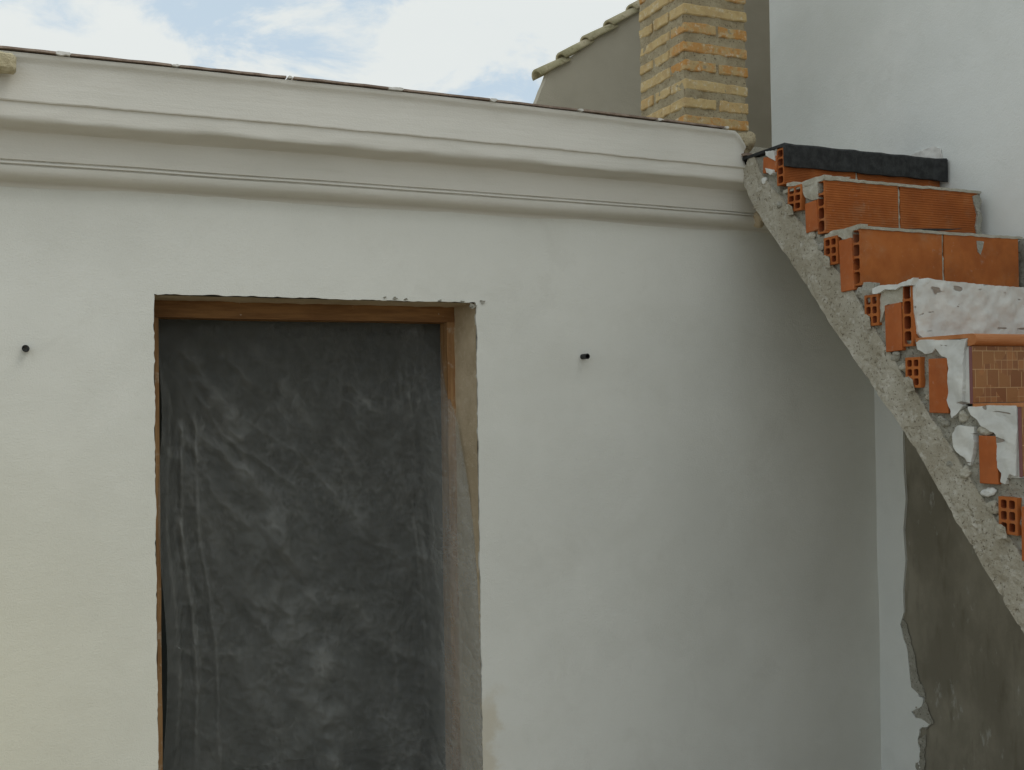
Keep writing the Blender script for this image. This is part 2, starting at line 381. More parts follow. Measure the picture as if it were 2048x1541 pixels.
# polythene film: clear sheet, whiter where it creases
m = bpy.data.materials.new('polythene'); m.use_nodes = True; t = m.node_tree; t.nodes.clear()
o_ = t.nodes.new('ShaderNodeOutputMaterial'); tr = t.nodes.new('ShaderNodeBsdfTransparent'); tr.inputs[0].default_value = (.86,.88,.88,1)
df = t.nodes.new('ShaderNodeBsdfPrincipled'); df.inputs['Base Color'].default_value = (.50,.515,.495,1); df.inputs['Roughness'].default_value = .38
df.inputs['Specular IOR Level'].default_value = .5
att = t.nodes.new('ShaderNodeAttribute'); att.attribute_name = 'crease'
lw = t.nodes.new('ShaderNodeLayerWeight'); lw.inputs[0].default_value = .25
def ridged(sc, off, stv, dist=.6):
    n = t.nodes.new('ShaderNodeTexNoise'); n.noise_type = 'RIDGED_MULTIFRACTAL'; n.inputs['Scale'].default_value = sc; n.inputs['Detail'].default_value = 4
    n.inputs['Roughness'].default_value = .6; n.inputs['Distortion'].default_value = dist
    mp = t.nodes.new('ShaderNodeMapping'); mp.inputs['Location'].default_value = (off, off*.4, -off); mp.inputs['Scale'].default_value = stv
    mp.inputs['Rotation'].default_value = (0, R(28), 0)
    t.links.new(pos(t), mp.inputs['Vector']); t.links.new(mp.outputs[0], n.inputs['Vector']); return n.outputs['Fac']
patch = rng(t, tnoise(t, 4.5, 3, .6, off=6, dist=.5, stretch=(1.3,1,.6)), .35, .68, .25, 1)
rd = math_(t, 'ADD', rng(t, ridged(7, 1, (1.5,1,.45)), .9, 1.9, 0, .11), rng(t, ridged(17, 5, (1.2,1,.7)), .9, 2.0, 0, .13))
def crumple(sc, off, wd, amt):
    vo = t.nodes.new('ShaderNodeTexVoronoi'); vo.feature = 'DISTANCE_TO_EDGE'; vo.inputs['Scale'].default_value = sc
    nz = t.nodes.new('ShaderNodeTexNoise'); nz.inputs['Scale'].default_value = sc*.5; nz.inputs['Detail'].default_value = 3; t.links.new(pos(t), nz.inputs['Vector'])
    va = t.nodes.new('ShaderNodeVectorMath'); va.operation = 'MULTIPLY_ADD'; va.inputs[1].default_value = (1.2/sc,)*3
    t.links.new(nz.outputs['Color'], va.inputs[0]); t.links.new(pos(t), va.inputs[2])
    mp = t.nodes.new('ShaderNodeMapping'); mp.inputs['Location'].default_value = (off, 0, off); mp.inputs['Rotation'].default_value = (0, R(33), 0); mp.inputs['Scale'].default_value = (1.5, .3, .62)
    t.links.new(va.outputs[0], mp.inputs['Vector']); t.links.new(mp.outputs[0], vo.inputs['Vector'])
    return vo.outputs['Distance'], rng(t, vo.outputs['Distance'], 0, wd, amt, 0)
cA, lA = crumple(8, 1, .02, .05); cB, lB = crumple(22, 4, .025, .05); cC, lC = crumple(60, 7, .06, .05)
rd = math_(t, 'ADD', math_(t, 'MULTIPLY', rd, .35), math_(t, 'ADD', lA, math_(t, 'ADD', lB, lC)))
f1 = math_(t, 'MULTIPLY', math_(t, 'ADD', rd, rng(t, tnoise(t, 26, 6, .72, dist=1.0, stretch=(1,1,.55)), .45, .72, 0, .05)), patch)
f2 = math_(t, 'ADD', f1, math_(t, 'MULTIPLY', att.outputs['Fac'], .24))
f2 = math_(t, 'ADD', f2, math_(t, 'MULTIPLY', lw.outputs['Facing'], .12))
f2 = math_(t, 'ADD', f2, .115)
b = t.nodes.new('ShaderNodeBump'); b.inputs['Strength'].default_value = .32; b.inputs['Distance'].default_value = .012
t.links.new(math_(t, 'ADD', math_(t, 'MULTIPLY', cA, 3.), math_(t, 'ADD', math_(t, 'MULTIPLY', cB, 1.6), cC)), b.inputs['Height'])
t.links.new(b.outputs[0], df.inputs['Normal'])
ms = t.nodes.new('ShaderNodeMixShader'); t.links.new(f2, ms.inputs[0]); t.links.new(tr.outputs[0], ms.inputs[1]); t.links.new(df.outputs[0], ms.inputs[2])
t.links.new(ms.outputs[0], o_.inputs[0]); M['film'] = m

# ------------------------------------------------------------------ ground
g = wmesh('ground', [(-60,-60,0),(60,-60,0),(60,60,0),(-60,60,0)], [(0,1,2,3)], M['ground']); g['kind'] = 'structure'

# ------------------------------------------------------------------ the house with the door opening
house = thing('house', 'low white plastered house wall with a moulded cornice and a sheeted doorway', 'house', (0, .1, 0))
DL, DR = hitY(309, 800, 0)[0], hitY(957, 900, 0)[0]
DT = EYE + .338
door = [(DL, .001), (DR, .001), (DR, DT-.012), (DR-.004, DT), (DL, DT+.002)]
ZC = EYE + .655
def keep_floor(p): return p.y < .02 or p.x < -3.9 or p.x > XR-.02 or p.y > ZC+.02
relief('wall', [(-4, 0), (XR+.02, 0), (XR+.02, ZC+.10), (-4, ZC+.10)], lambda u, v, h: (u, -h, v), M['facade'], house,
       cell=.045, amp=.0035, sc=3.2, thick=.012, rag=.0035, step=.012, seed=1., holes=[door], keep=keep_floor)
FD = .155      # depth of the reveal
# rough cement reveal: lintel soffit and jambs
def strip(name, path_f, path_b, mat, parent, nz=6, amp=.003, seed=0):
    V = []; n = len(path_f)
    for k in range(nz+1):
        t_ = k/nz
        for i in range(n):
            p = Vector(path_f[i]).lerp(Vector(path_b[i]), t_)
            p += Vector((fbm(p, 18, 3, seed), 0, fbm(p, 18, 3, seed+4)))*amp*(1 if 0 < k else .4)
            V.append(p)
    Fc = [(k*n+i, k*n+i+1, (k+1)*n+i+1, (k+1)*n+i) for k in range(nz) for i in range(n-1)]
    return wmesh(name, V, Fc, mat, parent, True)
zs = lin(0, DT-.002, 60)
strip('reveal', [(DR-.001, .006, z) for z in zs], [(DR-.026, FD+.01, z) for z in zs], M['reveal'], house, seed=3, amp=.004)
strip('reveal', [(DL+.001, .006, z) for z in zs], [(DL+.006, FD+.01, z) for z in zs], M['reveal'], house, seed=5)
xs_ = lin(DL, DR, 40)
strip('lintel_soffit', [(x, .006, DT-.001) for x in xs_], [(x, FD+.01, DT-.003) for x in xs_], M['reveal'], house, seed=8, amp=.003)
v, f = join([box_data(-4, DL-.006, .013, .28, 0, ZC+.1), box_data(DR+.006, XR+.02, .013, .28, 0, ZC+.1), box_data(DL-.006, DR+.006, .013, .28, DT+.004, ZC+.1)])
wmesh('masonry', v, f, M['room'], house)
# rough plaster spalls at the right end of the lintel
for k, (a, b_, rr) in enumerate([(965, 604, .010), (945, 612, .012), (790, 597, .007), (812, 599, .006), (880, 602, .006), (770, 595, .004), (925, 604, .007)]):
    X, Z = hitY(a, b_, -.002)
    pts = [(X+rr*(1+.4*math.sin(i*2.3+k))*math.cos(i*.7), Z+rr*.6*(1+.4*math.cos(i*1.7+k))*math.sin(i*.7)) for i in range(9)]
    q = relief('plaster_spall', pts, lambda u, v, h: (u, -.003-h, v), M['mortar'], house, cell=.004, amp=.004, sc=60, thick=.004, rag=.002, step=.003, seed=k+20.)
# cornice profile (out from the wall, height above the eye)
CP = [(.000,.640),(.004,.655),(.026,.6575),(.042,.662),(.052,.670),(.057,.682),(.0575,.690),(.052,.6915),(.052,.694),(.061,.696),(.0615,.701),(.057,.7025),(.057,.705),
      (.065,.706),(.068,.725),(.071,.750),(.073,.772),(.074,.783),(.078,.7875),(.105,.792),(.132,.7965),(.139,.7985),(.143,.803),(.1452,.812),(.146,.830),(.1465,.8485),
      (.1525,.8500),(.154,.853),(.155,.90),(.156,.950),(.159,.960),(.165,.966),(.168,.970),(.169,.980),(.16,.983),(.00,.983)]
cp = [(-o_, EYE+z) for o_, z in CP]
XE = XL + .005
cxs = lin(-4, -1, 60)[:-1] + lin(-1, XE, 300)
def cw(x, i, y, z):
    o_ = -y; a = (o_/.15)
    wz = .004*math.sin(x*1.1+.4)+.0016*fbm((x, i*.03, 0), 3, 2) + (.006*math.exp(-((x-1.0)/1.2)**2))*((z-EYE-.655)/.32)
    wy = -.0016*fbm((x, i*.12, 5), 9, 3)
    if 13 < i < 24: wz += .0045*fbm((x, 3, i*.08), 6, 2); wy += .002*fbm((x, 8, i*.1), 5, 2)
    if 25 < i < 28 or i in (7, 8, 11, 12): wz += .0012*fbm((x, 2, 1), 40, 2)
    if i >= 28 and x > XE-.055:
        q = (x-(XE-.055))/.055; wz -= (.052*q**1.2+.006*fbm((x,1,1), 90, 2))*((z-EYE-.854)/.13); wy += .012*q**2
    return (0, wy if i else 0, wz)
me_c = extrude_x('cornice', cp, cxs, M['cornice'], house, cw, smooth=True)
for pz in me_c.data.polygons:
    if len(pz.vertices) > 4: pz.use_smooth = False
# keep the arrises crisp
def crisp(o, n, idx):
    at = o.data.attributes.new('sharp_edge', 'BOOLEAN', 'EDGE') if 'sharp_edge' not in o.data.attributes else o.data.attributes['sharp_edge']
    for e in o.data.edges:
        a, b_ = e.vertices
        if a % n == b_ % n and (a % n) in idx: at.data[e.index].value = True
        if a // n == b_ // n and a // n in (0, len(o.data.vertices)//n-1): at.data[e.index].value = True
SH = {0, 6, 7, 8, 9, 11, 12, 13, 17, 25, 26, 27, 33, 34, 35}
crisp(me_c, len(cp), SH)
# the lower mouldings run on behind the stair
lowp = cp[:26] + [(0, cp[25][1])]
c2 = extrude_x('cornice', lowp, lin(XE+.0005, XR-.002, 30), M['cornice'], house, cw, smooth=True)
crisp(c2, len(lowp), {0, 6, 7, 8, 9, 11, 12, 13, 17, 25, 26})
# clay coping pieces with white mortar joints
jn = [-3.9,-3.6,-3.27,-2.94,-2.61,-2.28,-1.95,-1.63,-1.3,-.98,-.65,-.33,0,.30,.634,.97,1.305,1.63,1.95,2.235]
for k in range(len(jn)-1):
    a, b_ = jn[k]+.012, jn[k+1]-.010
    def cz(x): return EYE+.984+.004*math.sin(x*1.1+.4)+.006*math.exp(-((x-1.0)/1.2)**2)
    za, zb = cz(a), cz(b_); n_ = 8
    xs_ = lin(a, b_, n_); V = []
    for x in xs_:
        z = za+(zb-za)*(x-a)/(b_-a) + random.uniform(-.0008,.0008)
        oy = -.176+random.uniform(-.0015,.0015)+.002*math.sin(k*2.1)
        V += [(x, oy, z), (x, .08, z+.002), (x, .08, z+.009), (x, oy+.001, z+.0062)]
    Fc = [(s*4+i, s*4+(i+1)%4, s*4+4+(i+1)%4, s*4+4+i) for s in range(n_-1) for i in range(4)] + [(0,1,2,3), tuple((n_-1)*4+i for i in range(4))]
    wmesh('coping_tile', V, Fc, M['coping'], house)
    # joint
    rr = random.Random(k*5+1); wj = rr.uniform(.007, .016); zc = cz(b_+.011)
    if k == 14: wj = .022
    pts = [(b_+.011+wj*math.cos(i*.63)*(1+.3*rr.random()), zc+.0025+.0042*math.sin(i*.63)*(.5+.9*rr.random())) for i in range(10)]
    relief('mortar_joint', pts, lambda u, v, h: (u, -.179-h, v), M['raw_plaster'], house, cell=.005, amp=.003, sc=50, thick=.05, rag=.003, step=.003, seed=k+50.)
# flat roof behind the coping
box('roof', -4, XR+.02, -.02, 6, EYE+.90, EYE+.975, M['mortar_light'], house)
# dark room behind the doorway
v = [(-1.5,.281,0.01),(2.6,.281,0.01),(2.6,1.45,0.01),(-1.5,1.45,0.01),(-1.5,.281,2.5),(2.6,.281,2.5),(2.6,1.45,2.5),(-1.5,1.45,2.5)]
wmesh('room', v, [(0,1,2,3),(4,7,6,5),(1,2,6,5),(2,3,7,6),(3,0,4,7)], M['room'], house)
# door lining: head and two jambs
fr = link('door_frame', bpy.data.meshes.new('door_frame'), M['timber_h'], house, loc=(DL, FD, 0))
def frame_piece(name, x0, x1, z0, z1, mat, seed, ax):
    n_ = 26; V = []; Fc = []
    for k in range(n_+1):
        t_ = k/n_
        for (a, b_) in ((0,0),(1,0),(1,1),(0,1)):
            if ax == 'x': p = Vector((x0+(x1-x0)*t_, FD+.075*b_, z0+(z1-z0)*a))
            else: p = Vector((x0+(x1-x0)*a, FD+.075*b_, z0+(z1-z0)*t_))
            p += Vector((fbm(p, 7, 2, seed), fbm(p, 7, 2, seed+2), fbm(p, 7, 2, seed+5)))*.0018; V.append(p)
    for k in range(n_):
        for i in range(4): Fc.append((k*4+i, k*4+(i+1)%4, k*4+4+(i+1)%4, k*4+4+i))
    Fc += [(0,1,2,3), tuple(n_*4+i for i in range(4))]
    return wmesh(name, V, Fc, mat, fr)
HB = EYE + .281
JR = hitY(894, 660, FD)[0]; JL = hitY(317, 660, FD)[0]
frame_piece('head', DL-.01, DR-.012, HB, DT+.001, M['timber_h'], 1, 'x')
frame_piece('jamb', DL-.01, JL, .002, HB-.001, M['timber_v'], 2, 'z')
frame_piece('jamb', JR, DR-.016, .002, HB-.001, M['timber_v'], 3, 'z')
# the filler between top of wall and neighbour (behind the stair)
house['label'] = 'low white plastered house with a moulded cornice, clay coping and a timber framed doorway'

# ------------------------------------------------------------------ polythene sheet
nu, nv = 170, 330
ztop = HB+.012; V = []; cre = []
def ridge(a, w_): return max(0., 1-abs(a)/w_)
for j in range(nv+1):
    t_ = j/nv; z = ztop*(1-t_)+.01*t_
    py = 640+t_*1.0
    # edges of the film down the opening, drifting out over the right jamb
    drop = ztop - z
    k = min(1., max(0., (drop-.22)/1.0)); k = k*(2-k)
    xl = JL-.004 + .010*math.sin(drop*7.)*min(1, drop*3) + .010*min(1, drop)
    xr = JR + .002 + k*(DR+.004-JR)
    for i in range(nu+1):
        s = i/nu; x = xl+(xr-xl)*s
        yb = FD + .078 - .066*min(1, drop/.05)        # tucked behind the head, then in front of the jambs
        y = FD + .085 - .0*drop
        # comes forward of the jambs near its side edges further down
        yr = FD - .004 - k*(FD+.000)*.93
        wR = max(0., (s-.86)/.14); wR = wR*wR*(3-2*wR)*min(1, max(0, (drop-.02)/.35))
        wL = max(0., (.06-s)/.06)*min(1, drop/.3)
        y = y*(1-wR) + yr*wR; y = y*(1-wL) + (FD-.004)*wL
        # big folds fanning from the upper left corner and hanging at both sides
        u = x-JL; dgl = math.atan2(drop+.05, u+.10)
        env = min(1, drop*2.5)
        cr_ = 0; d_ = 0
        for (a0, w0, am, x0) in ((1.30,.045,.018,0),(1.18,.03,.014,0),(1.06,.045,.018,0),(.93,.022,.008,0),(1.42,.03,.014,0),(.78,.02,.006,0)):
            fl = math.exp(-drop*.55)
            r_ = ridge(dgl-a0-.10*fbm((x*.7, z*1.3, a0), 2, 2)-.035*fbm((x, z, a0), 9, 3), w0*1.7)**1.6*fl
            d_ += am*r_*env; cr_ += r_*.9*env
        for (c0, sl, w0, am) in ((.055,.035,.012,.014),(.09,.06,.009,.010),(.02,.02,.010,.008),(.86,.02,.010,.010),(.89,.018,.006,.006),(.925,.016,.006,.008),(.83,.035,.007,.006)):
            r_ = ridge(s-c0-sl*drop-.005*fbm((0, z*1.2, c0), 3, 3), w0*1.1)**1.2*max(0, min(1, .75+1.2*fbm((c0, z, 3), 2.0, 2)))
            d_ += am*r_*env; cr_ += 1.1*r_*env
        # long diagonal crease
        for (sx, sy, ex, ey, w0, am) in ((.04,.02,.27,.50,.018,.014),(.20,.30,.40,.85,.022,.016),(.34,.62,.56,1.20,.02,.014),(.50,1.0,.62,1.75,.022,.014),(.14,.05,.50,.42,.010,.006),(.30,.10,.72,.60,.010,.006),(.62,.2,.98,.62,.010,.006),(.18,.3,.62,1.9,.035,.014),(.12,.10,.33,.62,.02,.010),(.66,.30,.88,.62,.016,.008),(.60,.55,.9,1.0,.02,.006),(.5,1.1,.56,1.9,.016,.01)):
            ax, ay = ex-sx, ey-sy; ll = ax*ax+ay*ay; tt = ((s-sx)*ax+(drop-sy)*ay)/ll
            if -.1 < tt < 1.1:
                dist = ((s-sx)*ay-(drop-sy)*ax)/math.sqrt(ll)
                e_ = max(0, 1-abs(tt-.5)*1.7)
                r_ = ridge(dist+.035*fbm((x, z, sx), 4, 4), w0*3.0)**1.2*e_*max(0, min(1, .6+1.3*fbm((x, z, 17), 8, 3)))
                d_ += am*r_; cr_ += r_*.85
        n1_ = fbm((x, z*.6, 1), 9, 3); n2_ = abs(fbm((x+.2*z, z*.8, 4), 16, 3)); n3_ = abs(fbm((x-.3*z, z, 9), 30, 2))
        d_ += .010*n1_ + .008*(.5-n2_) + .0035*(.4-n3_)
        cr_ += .55*max(0, 1-n2_*9)*max(0, .5+fbm((x, z, 2), 4, 2)*2) + .35*max(0, 1-n3_*8)*max(0, .4+fbm((x, z, 7), 5, 2)*2)
        fix = min(1, drop/.03)*(1-wR*.5)
        flap = max(0, (s-.885)/.115); flap = min(1, flap*3.)*k
        V.append((x, y - d_*fix, z)); cre.append(min(1.6, cr_*.45*(.45+.55*max(0, min(1, .5+1.4*fbm((x, z, 12), 5, 3)))) + .85*flap))
Fc = [(j*(nu+1)+i, j*(nu+1)+i+1, (j+1)*(nu+1)+i+1, (j+1)*(nu+1)+i) for j in range(nv) for i in range(nu)]
me = bpy.data.meshes.new('plastic_sheet'); loc = Vector((DL, FD, 0))
me.from_pydata([tuple(Vector(v)-loc) for v in V], [], Fc); me.update()
for pz in me.polygons: pz.use_smooth = True
at = me.attributes.new('crease', 'FLOAT', 'POINT'); at.data.foreach_set('value', cre)
sh = link('plastic_sheet', me, M['film'], loc=loc)
sh['label'] = 'creased clear plastic sheet hung over the dark doorway'; sh['category'] = 'plastic sheet'

# ------------------------------------------------------------------ neighbouring building on the right
nb = thing('neighbour_building', 'tall pale blue white wall rising to the right of the brick stair', 'building', (XR+.15, -1, 0))
YF = hitX(1541, 150, XR)[0]
rg = [(1806,870),(1808,940),(1812,1000),(1807,1060),(1811,1120),(1806,1180),(1807,1225),(1800,1250),(1806,1275),(1814,1300),(1818,1340),(1822,1375),(1836,1388),(1846,1398),
      (1843,1412),(1822,1424),(1830,1436),(1848,1442),(1858,1450),(1840,1458),(1834,1480),(1838,1510),(1836,1560)]
edge = [hitX(a, b_, XR) for a, b_ in rg]
lo = edge[-1]
cem = [(lo[0], 0.001)] + edge[::-1] + [(edge[0][0], 1.9), (-3.4, 1.05-.9), (-3.4, .001)]
slabline = [side(1800, 850), side(2048, 1265)]
cem = [(lo[0], .0)] + edge[::-1]
top_y, top_z = edge[0]
outer = [(YF, 0)] + [(lo[0]+.0, 0)] + edge[::-1] + [(top_y-.02, top_z+.25), (-2.4, .55), (-3.2, .3), (-3.2, 6.2), (YF, 6.2)]
relief('wall_plaster', outer, lambda u, v, h: (XR-h, u, v), M['side_plaster'], nb, cell=.06, amp=.003, sc=3, thick=.010, rag=.011, step=.006, seed=3.,
       keep=lambda p: p.y > 1.95 or p.x < -1.6 or p.x > -.2 or p.y < .05)
box('wall', XR+.009, XR+2.2, -3.2, YF-.003, 0, 6.19, M['wall_cement'], nb)
for sd_, pl_ in ((5, [(1802,1238),(1812,1250),(1824,1300),(1838,1360),(1850,1396),(1838,1392),(1820,1378),(1812,1320),(1800,1270)]), (6, [(1822,1420),(1850,1405),(1866,1446),(1850,1462),(1834,1446)]), (7, [(1834,1475),(1850,1470),(1846,1560),(1830,1560)])):
    relief('broken_plaster', [hitX(a, b_, XR) for a, b_ in pl_], lambda u, v, h: (XR+.004-h, u, v), M['mortar'], nb, cell=.008, amp=.006, sc=35, thick=.0, rag=.008, step=.005, seed=sd_+40., smooth=False)
# broken plaster where the black strip meets the wall
for seed, pl in ((1, [(1776,324),(1798,316),(1812,318),(1828,309),(1846,303),(1868,293),(1882,299),(1885,312),(1889,322),(1880,336),(1850,338),(1815,330)]),
                 (2, [(1936,394),(1948,388),(1964,384),(1956,393),(1958,402),(1962,415),(1955,430),(1962,446),(1964,470),(1950,470),(1940,440),(1942,410)]),
                 (3, [(2034,486),(2048,478),(2075,470),(2080,590),(2045,590),(2034,540)])):
    poly = [hitX(a, b_, XR) for a, b_ in pl]
    relief('broken_plaster', poly, lambda u, v, h: (XR-.006-h, u, v), M['raw_plaster'] if seed == 1 else M['mortar'], nb, cell=.008, amp=.007, sc=28, thick=.004, rag=.004, step=.006, seed=seed+30., smooth=True)

# ------------------------------------------------------------------ gable wall behind, with roof tiles on its verge
YG = YF + .80
gb = thing('gable_wall', 'beige rendered gable wall behind the chimney, its slope edged with old tiles', 'wall', (2.2, YG+.1, EYE+.9))
pl = [(1060, 240), (1073, 205), (1084, 178), (1096, 146), (1150, 108), (1270, 22), (1400, -72), (1600, -220), (1600, 330), (1060, 330)]
poly = [hitY(a, b_, YG) for a, b_ in pl]
poly[-1] = (poly[-1][0], EYE+.9); poly[-2] = (XR+1.2, EYE+.9); poly[-3] = (XR+1.2, poly[-3][1])
poly[-1] = (poly[0][0]-.02, EYE+.9)
relief('wall', poly, lambda u, v, h: (u, YG-h, v), M['gable'], gb, cell=.04, amp=.003, sc=5, thick=.05, rag=.002, step=.03, seed=6.)
# barrel tiles: shells laid up the slope
def barrel(r0, r1, ln, th):
    n_ = 12; V = []; k = 0
    for y_, r_ in ((0, r0), (ln*.5, (r0+r1)/2*1.01), (ln, r1)):
        for rr in (r_, r_-th):
            for i in range(n_+1):
                a = math.pi*i/n_; V.append((y_, rr*math.cos(a), rr*math.sin(a)*.75))
    Fc = []; s = n_+1
    for q in range(2):
        for i in range(n_):
            a = q*2*s; Fc.append((a+i, a+i+1, a+2*s+i+1, a+2*s+i)); a += s; Fc.append((a+i, a+2*s+i, a+2*s+i+1, a+i+1))
    for a in (0, 4*s):
        for i in range(n_): Fc.append((a+i, a+s+i, a+s+i+1, a+i+1))
    for i in (0, n_):
        for q in (0, 2*s): Fc.append((q+i, q+2*s+i, q+3*s+i, q+s+i))
    me = bpy.data.meshes.new('tile'); me.from_pydata(V, [], Fc); me.update()
    bm = bmesh.new(); bm.from_mesh(me)
    for v in bm.verts: v.co += Vector((0, 1, 1))*fbm(v.co, 20, 2)*.002
    bmesh.ops.recalc_face_normals(bm, faces=bm.faces); bm.to_mesh(me); bm.free()
    for p_ in me.polygons: p_.use_smooth = True
    return me
tme = barrel(.060, .051, .196, .018); tme.materials.append(M['roof_tile'])
e0 = Vector(hitY(1082, 146, YG)); e1 = Vector(hitY(1272, 14, YG)); dv_ = (e1-e0); ang = math.atan2(dv_.y, dv_.x); st_ = dv_.length/4
dn = dv_.normalized()
for row in range(1):
    for k in range(7 if row == 0 else 5):
        p_ = e0 + dn*(st_*k) + Vector((-dn.y, dn.x))*(.004)
        tilt = -ang-R(-6)
        link('roof_tile', tme, None, gb, loc=(p_.x, YG+.035+row*.115, p_.y-.021+random.uniform(-.003,.003)), rot=(0, -ang+R(5+random.uniform(-2.5,2.5)), random.uniform(-.03,.03)))
box('roof_bed', 1, 1.001, 0, .001, 0, .001, M['mortar_light'], gb) if False else None

# ------------------------------------------------------------------ chimney
YH = YF+.002; CX0 = hitY(1368, 120, YH-.36)[0]; YC = YH-.36; CX1 = hitY(1496, 120, YC)[0]
ch = thing('chimney', 'rough yellow brick chimney with thick mortar beds rising behind the cornice', 'chimney', ((CX0+CX1)/2, YC+.18, EYE+.9))
relief('mortar', [(CX0+.010, EYE+.93), (CX1-.010, EYE+.93), (CX1-.010, EYE+2.2), (CX0+.010, EYE+2.2)], lambda u, v, h: (u, YC+.006-h, v), M['chimney_mortar'], ch,
       cell=.010, amp=.007, sc=22, thick=.3, seed=9.)
relief('mortar', [(YC+.012, EYE+.93), (YH-.003, EYE+.93), (YH-.003, EYE+2.2), (YC+.012, EYE+2.2)], lambda u, v, h: (CX0+.006-h, u, v), M['chimney_mortar'], ch,
       cell=.010, amp=.007, sc=22, thick=.05, seed=10.)
# courses: brick edges read off on the near corner
cour = [248, 213, 176, 138, 101, 62, 25, -13, -51, -89, -127]
BH = .043; fw = CX1-CX0
for k, yy in enumerate(cour):
    z0 = hitY(1370, yy-20+20, YC)[1]-.004; zc = z0+BH/2+.002
    rr = random.Random(k+3)
    if k % 2 == 0: spl = [(0, fw)]
    else: spl = [(0, fw*.50), (fw*.52+.006, fw)]
    for (a, b_) in spl:
        me = worn_box(b_-a-.002, .11, BH*rr.uniform(.93, 1.05), seed=k*3+a, wear=.004, nseg=9, rough=.0040)
        for q in me.polygons: q.use_smooth = False
        link('brick', me, M['old_brick'], ch, loc=(CX0+(a+b_)/2+rr.uniform(-.003,.003), YC+.055+rr.uniform(-.003,.003), zc), rot=(rr.uniform(-.02,.02), rr.uniform(-.012,.012), rr.uniform(-.015,.015)))
    dpt = YH-YC-.004
    spl = [(.113, dpt*.66), (dpt*.66+.014, dpt)] if k % 2 == 0 else [(.113, dpt)]
    for (a, b_) in spl:
        if b_-a < .03: continue
        me = worn_box(b_-a-.004, .11, BH*rr.uniform(.93, 1.05), seed=k*5+a+2, wear=.004, nseg=8, rough=.0040)
        link('brick', me, M['old_brick'], ch, loc=(CX0+.055+rr.uniform(-.003,.004), YC+(a+b_)/2, zc+rr.uniform(-.002,.002)), rot=(0, 0, R(90)+rr.uniform(-.02,.02)))

# ------------------------------------------------------------------ staircase
stair = thing('staircase', 'unfinished stair of orange hollow bricks on a rough concrete slab, climbing to the roof', 'staircase', (XL+.3, -1.0, 0))
fx = [(1568,290,368), (1650.5,354,467), (1722,452,572), (1825,562,694), (1938,668,808), (2037,813,957)]
ST = []
for a, b_, c_ in fx:
    Yi, zt = side(a, b_); _, zb = side(a, c_); ST.append([Yi, zt, zb])
while ST[-1][1] > .25:
    ST.append([ST[-1][0]-.203, ST[-1][1]-.187, ST[-1][1]-.187*2])
# waist slab
low = [(1478,345),(1500,398),(1530,450),(1565,500),(1600,552),(1632,600),(1660,648),(1700,705),(1730,750),(1760,795),(1800,850),(1850,930),(1900,1020),(1950,1105),(2000,1190),(2048,1268)]
upl = [(1506,306),(1520,345),(1545,378),(1566,398),(1584,426),(1607,452),(1634,490),(1655,522),(1672,540),(1690,560),(1709,585),(1733,634),(1752,664),(1783,712),(1794,732),(1812,763),(1833,787),(1850,815),(1869,846),(1894,884),(1916,918),(1938,955),(1960,990),(1994,1043),(2017,1073),(2040,1109)]
lw_ = [side(*q) for q in low]; ul = [side(*q) for q in upl]
def extend(a, b_, zt):
    t_ = (zt-a[1])/(b_[1]-a[1]); return (a[0]+(b_[0]-a[0])*t_, zt)
dirs = ((ST[5][0]-ST[0][0]), (ST[5][1]-ST[0][1])); sl = dirs[1]/dirs[0]
le = (lw_[-1][0]-(lw_[-1][1]-.0)/sl, 0.0); ue = (ul[-1][0]-ul[-1][1]/sl, 0.0)
out_slab = ul + [ue, le] + lw_[::-1]
def slab_h(u, v):
    return .004*max(0, fbm((u, v, 3), 22, 2)) - .014*max(0, fbm((u, v, 8), 55, 2)-.32)*(1 if fbm((u, v, 2), 3, 2) > -.05 else .25) - .008*max(0, 1-abs(fbm((u+v*.3, v-u*.3, 5), 4, 3))*26)*(1 if v < EYE-.1 else .4)
relief('slab', out_slab, lambda u, v, h: (XL-h, u, v), M['slab'], stair, cell=.010, amp=.0022, sc=16, thick=-(XL-XR)*-1-.012 if False else (XR-XL-.012), rag=.0024, step=.007, seed=12., oct=4, hfun=slab_h, smooth=False)
# mortar bedding seen on the open side, stepped
def tread_back(i): return ST[i-1][0] if i else 0.0
prof = []
prof_top = [(-.16, ST[0][1]-.012)]
for i, (Y, zt, zb) in enumerate(ST):
    prof_top.append((Y+.036, zt-.006)); nzt = ST[i+1][1] if i+1 < len(ST) else 0.0
    prof_top.append((Y+.036, nzt-.006))
HB5 = [(1577,373,1606,424,.05), (1652,474,1680,530,-.01), (1732,590,1761,652,.0), (1815,715,1846,776,0), (2000,995,2039,1069,.01)]
mh = []
for (x0, y0, x1, y1, tw) in HB5:
    qa, qb, qc, qd = side(x0+3, y0+3), side(x1-3, y0+3), side(x1-3, y1-3), side(x0+3, y1-3)
    mh.append([qa, qb, qc, qd])
out_m = prof_top + [(ue[0], 0.0)] + [(a-.0, b_-.02) for a, b_ in ul[::-1]]
relief('mortar_bed', out_m, lambda u, v, h: (XL+.010-h, u, v), M['mortar'], stair, cell=.011, amp=.006, sc=20, thick=(XR-XL-.02), rag=.0015, step=.012, seed=14., oct=4, smooth=False, holes=mh,
       hfun=lambda u, v: .012*max(0, fbm((u, v, 6), 28, 2)))

